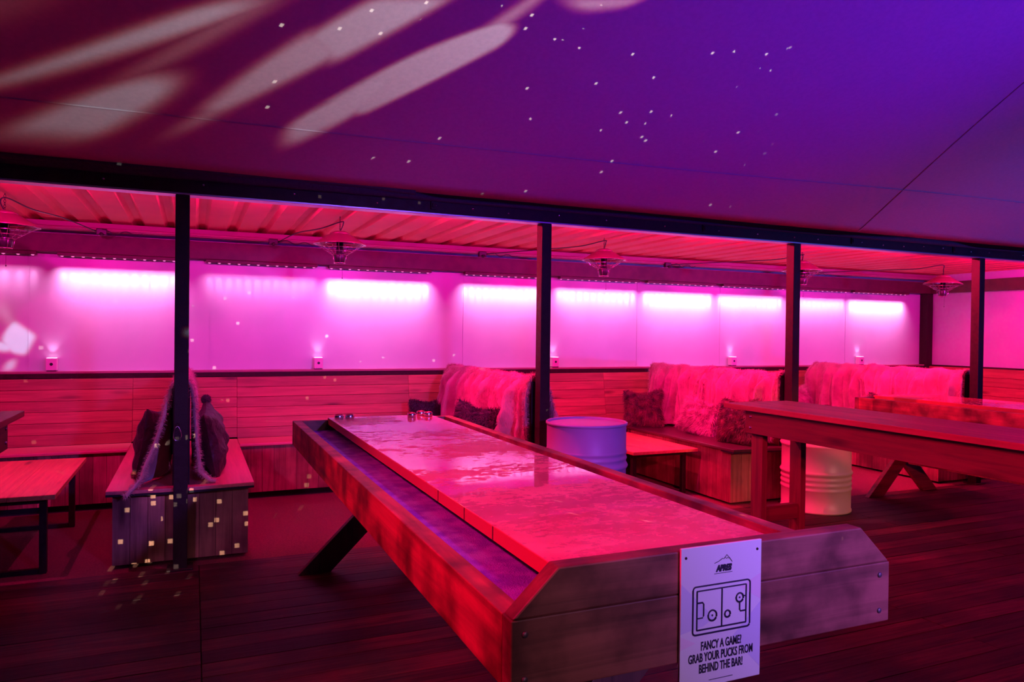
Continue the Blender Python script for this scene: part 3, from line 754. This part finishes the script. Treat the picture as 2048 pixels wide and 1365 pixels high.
# ------------------------------------------------------------------ cushions
def pillow(w, h, d, seed, n=22, ear=1.0):
    rg = random.Random(seed); ph = [rg.uniform(0, 6) for _ in range(6)]; V = []; F = []
    for side in (1, -1):
        for j in range(n+1):
            for i in range(n+1):
                a = i/n*2-1; b = j/n*2-1
                sx = a*(1-.10*(1-abs(b))**0*abs(math.cos(b*PI/2))*.9+.0); sx = a*(1-.12*math.cos(b*PI/2)); sy = b*(1-.10*math.cos(a*PI/2)); sy -= (.22*math.cos(a*PI/2)**1.5*(ear) if b > 0 else 0)*b*b
                th = (max(0, 1-a*a)*max(0, 1-b*b))**.42
                wr = .10*math.sin(a*7+b*5+ph[0])+.08*math.sin(b*11-a*3+ph[1])+.06*math.sin(a*13+ph[2])
                V.append((sx*w/2, side*th*d/2*(1+wr), sy*h/2+.012*math.sin(a*4+ph[3])*(1-abs(b))))
    N1 = (n+1)**2
    for j in range(n):
        for i in range(n):
            q = j*(n+1)+i; F.append((q, q+n+1, q+n+2, q+1)); F.append((N1+q, N1+q+1, N1+q+n+2, N1+q+n+1))
    return V, F
def fur_cushion(loc, rot, w, h, d, m, lab, seed, length=.03, hair=7000, clump=.5):
    t = thing('fur_cushion', lab, 'cushion', loc); t.rotation_euler = rot
    V, F = pillow(w, h, d, seed); V = [(x, y, z+h/2) for x, y, z in V]
    fur_object('cover', V, F, m, t, length*1.25, .0017, int(hair*1.3), seed, clump=clump)
    return t
R = math.radians
fur_cushion((2.17, 6.98, .507), (R(-16), 0, R(8)), .40, .34, .17, M_FURB, 'black fur cushion behind the five metal pucks, against the rear backrest', 3)
fur_cushion((2.13, 5.72, .52), (R(-14), R(4), R(-66)), .56, .40, .2, M_FURB, 'black fur cushion leaning on the folded throw behind the shuffleboard table', 4)
fur_cushion((4.50, 6.70, .507), (R(-12), R(-4), R(-38)), .42, .40, .18, M_FURD, 'mottled brown fur cushion furthest left in the row on the third bench', 5, .034, 9000)
fur_cushion((4.64, 6.02, .525), (R(-20), R(12), R(-72)), .44, .36, .2, M_FURP, 'pale pink fur cushion in the middle of the row on the third bench', 6, .03, 9000)
fur_cushion((4.62, 5.36, .512), (R(-14), R(-4), R(-80)), .44, .42, .2, M_FURD, 'dark brown fur cushion behind the bolted corner of the bar table', 7, .03, 9000)
fur_cushion((7.05, 6.98, .507), (R(-16), 0, R(6)), .42, .40, .18, M_FURP, 'pale fur cushion just right of the third post', 8)
fur_cushion((6.99, 5.75, .515), (R(-12), R(6), R(-70)), .44, .36, .2, M_FURD, 'brown fur cushion peeping over the plank bar table and the second drum', 9)
fur_cushion((8.9, 6.92, .52), (R(-18), R(5), R(4)), .46, .36, .2, M_FURP, 'pale fur cushion on the rear bench at the right photo edge', 10)
fur_cushion((8.35, 6.95, .52), (R(-20), R(-6), R(-4)), .42, .36, .2, M_FURD, 'brown fur cushion on the rear bench just right of the rightmost post', 12)
# velvet cushions on the first bench
M_VELVET = noisy('plum_velvet', (.005, .002, .004), (.016, .005, .009), 12, .55, .5, 26, dist=.03)
M_VELVET.node_tree.nodes['Principled BSDF'].inputs['Sheen Weight'].default_value = .05
M_POM = fur_mat('pompom_pink', (.85, .55, .5), (.7, .4, .4)); M_POMR = fur_mat('pompom_red', (.30, .03, .02), (.2, .02, .02))
def velvet(loc, rot, w, h, d, lab, seed, poms):
    t = thing('velvet_cushion', lab, 'cushion', loc); t.rotation_euler = rot
    V, F = pillow(w, h, d, seed, 26, .15); V = [(x, y, z+h/2) for x, y, z in V]
    m = MB(); m.v = V; m.f = F; m.build('cover', M_VELVET, t, smooth=True)
    for (px, pz, mm, r_) in poms:
        s = MB(); s.lathe([(max(.0001, r_*math.sin(a)), -r_*math.cos(a)) for a in [PI*i/10 for i in range(11)]], 14, (px, 0, pz))
        o = fur_object('pompom', s.v, s.f, mm, t, .012, .001, 900, seed, droop=(0, 0, 0))
velvet((-.27, 5.66, .50), (R(8), R(4), R(76)), .66, .46, .19, 'dark velvet cushion with pink pompom, left of the fur-draped partition', 15,
       [(.30, .46, M_POM, .026), (-.30, .02, M_POMR, .024)])
velvet((.16, 5.62, .50), (R(-10), R(-4), R(88)), .66, .47, .20, 'dark wrinkled velvet cushion right of the fur-draped partition', 16,
       [(.30, .47, M_FURB, .03)])

# ------------------------------------------------------------------ shuffleboard tables
def shuffleboard(cx, y_near, lab, leg_mat):
    L_ = 3.46; W = 1.045; zr = .935; h = .150
    t = thing('shuffleboard_table', lab, 'game table', (cx, y_near, 0), group='shuffleboard tables')
    for s in (-1, 1):
        m = MB(); a, b = (s*W/2, s*(W/2-.053)); m.box(min(a, b), max(a, b), .047, L_-.047, zr-h, zr); m.build('side_rail', M_BEAM_Y, t, bevel=.003)
    m = MB(); m.box(-W/2, W/2, 0, .046, zr-h, zr); o = m.build('end_board', M_BEAM_X, t, bevel=.003)
    for bx, bz in ((-W/2+.03, .905), (W/2-.035, .905), (W/2-.035, .815), (-W/2+.03, .815)):
        k = MB(); k.lathe([(.0001, -.003), (.005, -.0025), (.0068, -.0008), (.0068, .002)], 12); bo = k.build('bolt', M_DULL, o, smooth=True)
        for v in bo.data.vertices: v.co = (bx+v.co.x, v.co.z-.001, bz+v.co.y)
    m = MB(); m.prism([(-W/2+.002, zr+.001), (W/2-.002, zr+.001), (W/2-.100, 1.030), (-W/2+.103, 1.030)], 'Y', 0, .046)
    m.build('raised_end_board', M_BEAM_X, t, bevel=.004)
    m = MB(); m.box(-W/2, W/2, L_-.046, L_, zr-h, zr); m.build('end_board', M_BEAM_X, t, bevel=.003)
    # bed and carpeted gutters
    m = MB(); m.box(-W/2+.053, W/2-.053, .046, L_-.046, .858, .872); m.build('gutter', M_GUTTER, t)
    px0, px1 = -.3075, .3675
    m = MB(); m.box(px0+.07, px1-.03, .05, L_-.05, .872, .908); m.build('bed', M_DARK, t)  # black colour stands for the shadow gap under the playing board
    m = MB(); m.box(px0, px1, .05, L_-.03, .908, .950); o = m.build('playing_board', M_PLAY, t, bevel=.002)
    m = MB()
    m.box(px0-.0015, px0-.0003, .052, L_-.032, .909, .9475)
    m.build('board_edge', M_PLAYEDGE, o)['label'] = 'red edge band of the board'
    m = MB()
    for yy in (.62, .86, 1.13): m.box(px0-.0022, px0-.001, yy, yy+.007, .9085, .948)
    m.build('saw_cut', M_CUT, o)
    # crossed legs
    for yy, nm in ((L_-.16, 'far'), (.55, 'near')):
        for s in (-1, 1):
            m = MB()
            x0_ = -s*.50; x1_ = x0_+s*(zr-h)
            wv = .145*s
            y0, y1 = (yy, yy+.045) if s > 0 else (yy+.0455, yy+.0905)
            m.prism([(x0_, 0), (x0_+wv*1.35, 0), (x1_+wv*1.35, zr-h), (x1_, zr-h)], 'Y', y0, y1)
            m.build('leg', leg_mat, t, bevel=.002)
        m = MB(); m.box(-.35, .35, yy-.046, yy-.0005, zr-h-.095, zr-h); m.build('crossbar', M_LEG_REDX, t, bevel=.002)
    m = MB(); m.box(-.03, .03, .60, L_-.2, .30, .36); m.build('stretcher', M_LEG_REDX, t)
    return t
T1X, T1Y = 1.0975, 1.306
shuffleboard(T1X, T1Y, 'big wooden shuffleboard table in the foreground with wet pink playing board and hanging sign', M_LEG_SHADED)
shuffleboard(6.315, 1.62, 'second wooden shuffleboard table at the right edge, behind the plank bar table', M_LEG_REDX)

# pucks
def puck():
    t = thing('shuffle_puck', 'x', 'puck', group='metal pucks on the far end of the board')
    m = MB(); m.lathe([(.0001, 0), (.026, 0), (.0285, .004), (.0285, .020), (.026, .024), (.022, .025)], 28); m.build('weight', M_CHROME, t, smooth=True)
    m = MB(); m.lathe([(.021, .0225), (.0225, .0275), (.0205, .029), (.018, .0245), (.0001, .0235)], 24); m.build('cap', mat('red_cap', (.5, .05, .08), .3) if 'red_cap' not in bpy.data.materials else bpy.data.materials['red_cap'], t, smooth=True)
    return t
p0 = puck()
for i, (x, y, lab) in enumerate(((.846, 4.66, 'metal puck at the far left corner of the playing board, outermost'), (.912, 4.655, 'metal puck second from the far left corner of the playing board'),
                            (1.307, 4.62, 'lone metal puck, leftmost of the three towards the right'), (1.392, 4.70, 'metal puck standing behind its neighbour, middle of the right three'), (1.423, 4.635, 'rightmost metal puck on the far end of the playing board'))):
    o = p0 if i == 0 else copy_tree(p0); o.location = (x, y, .9503); o['label'] = lab

# sign hanging on the near end board
M_SIGN = mat('white_sign_board', (.80, .80, .84), .45); M_INK = mat('black_ink', (.015, .01, .04), .6); M_PALE = mat('pale_lilac_print', (.66, .64, .84), .45); M_PALE2 = mat('pale_pink_print', (.84, .68, .80), .45)
SW, SH = .223, .312
sg = thing('game_sign', 'white sign with game table drawing fixed to the near end of the shuffleboard table', 'sign', (T1X-.014, T1Y-.0025, .7255))
m = MB(); m.box(-SW/2, SW/2, -.006, 0, 0, SH); m.build('panel', M_SIGN, sg, bevel=.001)
m = MB(); m.prism([(-SW/2+.001, .125), (-SW/2+.001, .235), (-.02, .15), (-.05, .135)], 'Y', -.0063, -.0059)
m.build('lilac_facet', M_PALE, sg); m = MB(); m.prism([(SW/2-.001, .02), (SW/2-.001, .17), (.03, .10)], 'Y', -.0063, -.0059); m.build('lilac_facet', M_PALE, sg)
m = MB(); m.prism([(-SW/2+.001, .09), (-SW/2+.001, .12), (-.07, .10)], 'Y', -.0063, -.0059); m.build('pink_facet', M_PALE2, sg); m = MB(); m.prism([(SW/2-.001, .175), (SW/2-.001, .235), (.05, .21)], 'Y', -.0063, -.0059); m.build('pink_facet', M_PALE2, sg)
for sx in (-1, 1):
    m = MB(); m.lathe([(.0001, -.0012), (.0028, -.0008), (.0035, .001)], 12); o = m.build('screw', M_STEEL, sg)
    for v in o.data.vertices: v.co = (sx*(SW/2-.0125)+v.co.x, -.0065+v.co.z, SH-.0215+v.co.y)
def text(s, x, z, size, parent, name='lettering', sx=.62, y=-.0068, bold=.0, mtl=None, slant=0):
    c = bpy.data.curves.new(name, 'FONT'); c.body = s; c.size = size; c.resolution_u = 3; c.align_x = 'CENTER'; c.align_y = 'CENTER'; c.extrude = .0003; c.offset = bold; c.shear = slant
    o = bpy.data.objects.new(name, c); COL.objects.link(o)
    dg = bpy.context.evaluated_depsgraph_get(); me = bpy.data.meshes.new_from_object(o.evaluated_get(dg)); bpy.data.objects.remove(o)
    for v in me.vertices: v.co = (x+v.co.x*sx, y-v.co.z, z+v.co.y)
    o = bpy.data.objects.new(name, me); COL.objects.link(o); me.materials.clear(); me.materials.append(mtl or M_INK); o.parent = parent
    return o
text('FANCY A GAME?', 0, .0905, .0270, sg, bold=.0006, sx=.56)
text('GRAB YOUR PUCKS FROM', 0, .0655, .0270, sg, bold=.0006, sx=.56)
text('BEHIND THE BAR!', 0, .0405, .0270, sg, bold=.0006, sx=.56)
# fine print too small to read in the photo: thin broken ink lines
def fine_print(x0, x1, z, h):
    m = MB(); x = x0; q = random.Random(2)
    while x < x1: w = q.uniform(.0012, .0030); m.box(x, min(x+w, x1), -.0067, -.0062, z-h/2, z+h/2); x += w+.0006
    m.build('fine_print', M_INK, sg)
fine_print(-.033, .033, .013, .0014)
text('APRES', .004, .258, .0185, sg, bold=.0014, sx=.80, slant=.2)
fine_print(-.022, .028, .2475, .0012)
m = MB()
m.tube([(-.022, -.0066, .271), (-.010, -.0066, .2745), (.0, -.0066, .280), (.004, -.0066, .2785), (.012, -.0066, .287), (.020, -.0066, .279), (.027, -.0066, .270)], .0007, 5)
m.tube([(.008, -.0066, .281), (.012, -.0066, .278), (.014, -.0066, .281), (.018, -.0066, .278)], .0005, 5)
m.build('mountain_logo', M_INK, sg)
m = MB()
def rrect(x0, x1, z0, z1, r_, n=6):
    pts = []
    for cx, cz, a0 in ((x1-r_, z1-r_, 0), (x0+r_, z1-r_, PI/2), (x0+r_, z0+r_, PI), (x1-r_, z0+r_, 1.5*PI)):
        for k in range(n+1): a = a0+PI/2*k/n; pts.append((cx+r_*math.cos(a), -.0064, cz+r_*math.sin(a)))
    return pts+[pts[0]]
m.tube(rrect(-.079, .079, .118, .224, .008), .0021, 5, False)
m.tube(rrect(-.068, .068, .128, .214, .0008), .0019, 5, False)
m.tube([(0, -.0064, .128), (0, -.0064, .214)], .0019, 5)
m.tube([(-.068, -.0064, .188), (-.053, -.0064, .188), (-.050, -.0064, .184), (-.050, -.0064, .158), (-.053, -.0064, .154), (-.068, -.0064, .154)], .0019, 5)
m.tube([(.068, -.0064, .188), (.061, -.0064, .188)], .0019, 5)
m.tube([(.050, -.0064, .176), (.050, -.0064, .159), (.053, -.0064, .155), (.068, -.0064, .155)], .0019, 5)
def ring(cx, cz, r_, w=.0019): m.tube([(cx+r_*math.cos(2*PI*k/24), -.0064, cz+r_*math.sin(2*PI*k/24)) for k in range(25)], w, 5, False)
ring(-.026, .156, .0115, .0022); ring(-.026, .156, .0015, .001); ring(.016, .154, .0075, .0022); ring(.050, .186, .0100, .0022); ring(.050, .186, .0013, .001)
m.build('game_drawing', M_INK, sg)

# ------------------------------------------------------------------ plank bar tables
def bar_table(x_left, y_far, L_, W, lab, mirror=False):
    t = thing('bar_table', lab, 'table', (x_left, y_far, 0), group='tall plank bar tables')
    n = 5; w = W/n
    m = MB()
    for i in range(n): m.box(i*w+.0015, (i+1)*w-.0015, -L_, 0, 1.018, 1.050)
    m.build('tabletop', M_LEG_REDTOP, t, bevel=.002)
    for x in (.045, W-.045-.045):
        m = MB(); m.box(x, x+.045, -L_+.15, -.165, .868, 1.018); o = m.build('apron', M_LEG_RED, t, bevel=.002)
        sx = x if x < W/2 else x+.045
        for z in (.978, .905):
            k = MB(); k.lathe([(.0001, .007), (.008, .006), (.010, 0)], 10); bo = k.build('bolt', M_CHROME, o, smooth=True)
            s = -1 if x < W/2 else 1
            for v in bo.data.vertices: v.co = (sx+s*v.co.z, -.215+v.co.x, z+v.co.y)
    for y in (-.225, -L_+.3):
        m = MB(); m.box(.0905, W-.0905, y-.05, y+.05, .90, 1.018); m.build('end_apron', M_LEG_REDX, t)
        for x in (.0905, W-.0905-.045):
            m = MB(); m.box(x-.0, x+.045, y-.0505-.0, y+.0495, 0, .8995); m.build('leg', M_LEG_REDZ, t, bevel=.002)
        m = MB(); m.box(.136, W-.136, y-.03, y+.015, .285, .385); m.build('stretcher', M_LEG_REDX, t, bevel=.002)
    return t
M_LEG_REDTOP = wood('stained_plank_top', (.46, .12, .10), (.26, .06, .055), 'Y', .42, var=.18, gscale=.7)
bar_table(3.30, 3.965, 2.45, .56, 'tall plank-topped bar table with bolted apron crossing the right of the photo')
bar_table(-1.40, 4.70, 2.2, .56, 'tall plank-topped bar table of which only a corner shows at the left edge')

# ------------------------------------------------------------------ low tables
def low_table(x0, x1, y0, y1, zt, lab):
    t = thing('low_table', lab, 'table', ((x0+x1)/2, (y0+y1)/2, 0), group='low tables in the booths'); w = (x1-x0)/2; l = (y1-y0)/2
    m = MB(); n = 3
    for i in range(n): m.box(-w+2*w*i/n+.0006, -w+2*w*(i+1)/n-.0006, -l, l, zt-.03, zt)
    m.build('tabletop', M_COFFEE, t, bevel=.003)
    for y in (-l+.10, l-.14):
        for x in (-w+.06, w-.10):
            m = MB(); m.box(x, x+.04, y, y+.04, 0, zt-.071); m.build('leg', M_STEEL, t, bevel=.002)
        m = MB(); m.box(-w+.06, w-.06, y, y+.04, zt-.07, zt-.0305); m.build('frame_bar', M_STEEL, t, bevel=.002)
        m = MB(); m.box(-w+.1, w-.1, y+.005, y+.035, .0, .03); m.build('floor_bar', M_STEEL, t)
    return t
low_table(-1.50, -.755, 5.11, 6.50, .50, 'low orange-topped table with black steel frame in the leftmost booth')
low_table(3.62, 4.33, 5.55, 6.75, .45, 'low orange-topped table with black steel frame right of the lilac drum')

# ------------------------------------------------------------------ steel drums
def drum(x, y, mtl, lab, rz=0):
    t = thing('steel_drum', lab, 'drum', (x, y, 0), rz, 'steel drums'); R_ = .286
    prof = [(.0001, .012), (R_-.004, .012), (R_-.004, 0), (R_+.006, 0), (R_+.006, .014), (R_, .018)]
    def rib(z, h, d): return [(R_, z-h), (R_+d*.6, z-h*.5), (R_+d, z), (R_+d*.6, z+h*.5), (R_, z+h)]
    for z in (.195, .240, .285): prof += rib(z, .018, .007)
    prof += rib(.335, .024, .014)
    prof += rib(.570, .024, .014)
    for z in (.625, .668): prof += rib(z, .016, .006)
    prof += [(R_, .845), (R_+.001, .853)]
    m = MB(); m.lathe(prof, 72); m.build('shell', mtl, t, smooth=True)
    m = MB(); m.lathe([(R_, .852), (R_+.008, .858), (R_+.008, .872), (R_, .877), (R_-.006, .872), (R_-.006, .858)], 72); m.build('rim', mtl, t, smooth=True)
    m = MB(); m.lathe([(.0001, .860), (R_-.006, .860), (R_-.006, .855)], 72); m.build('lid', mtl, t)
    return t
M_DRUM1 = noisy('lilac_white_paint', (.46, .36, .66), (.42, .33, .60), 5, .42, .03, 200, lo=.3, hi=.7)
M_DRUM2 = noisy('cream_paint', (.80, .55, .42), (.76, .50, .38), 5, .4, .03, 200, lo=.3, hi=.7)
drum(2.61, 4.62, M_DRUM1, 'lilac-looking steel drum standing behind the shuffleboard table below the second post')
drum(5.04, 4.82, M_DRUM2, 'cream steel drum seen between the legs of the tall bar table')
gobo_projector()
print('built', len(bpy.data.objects))
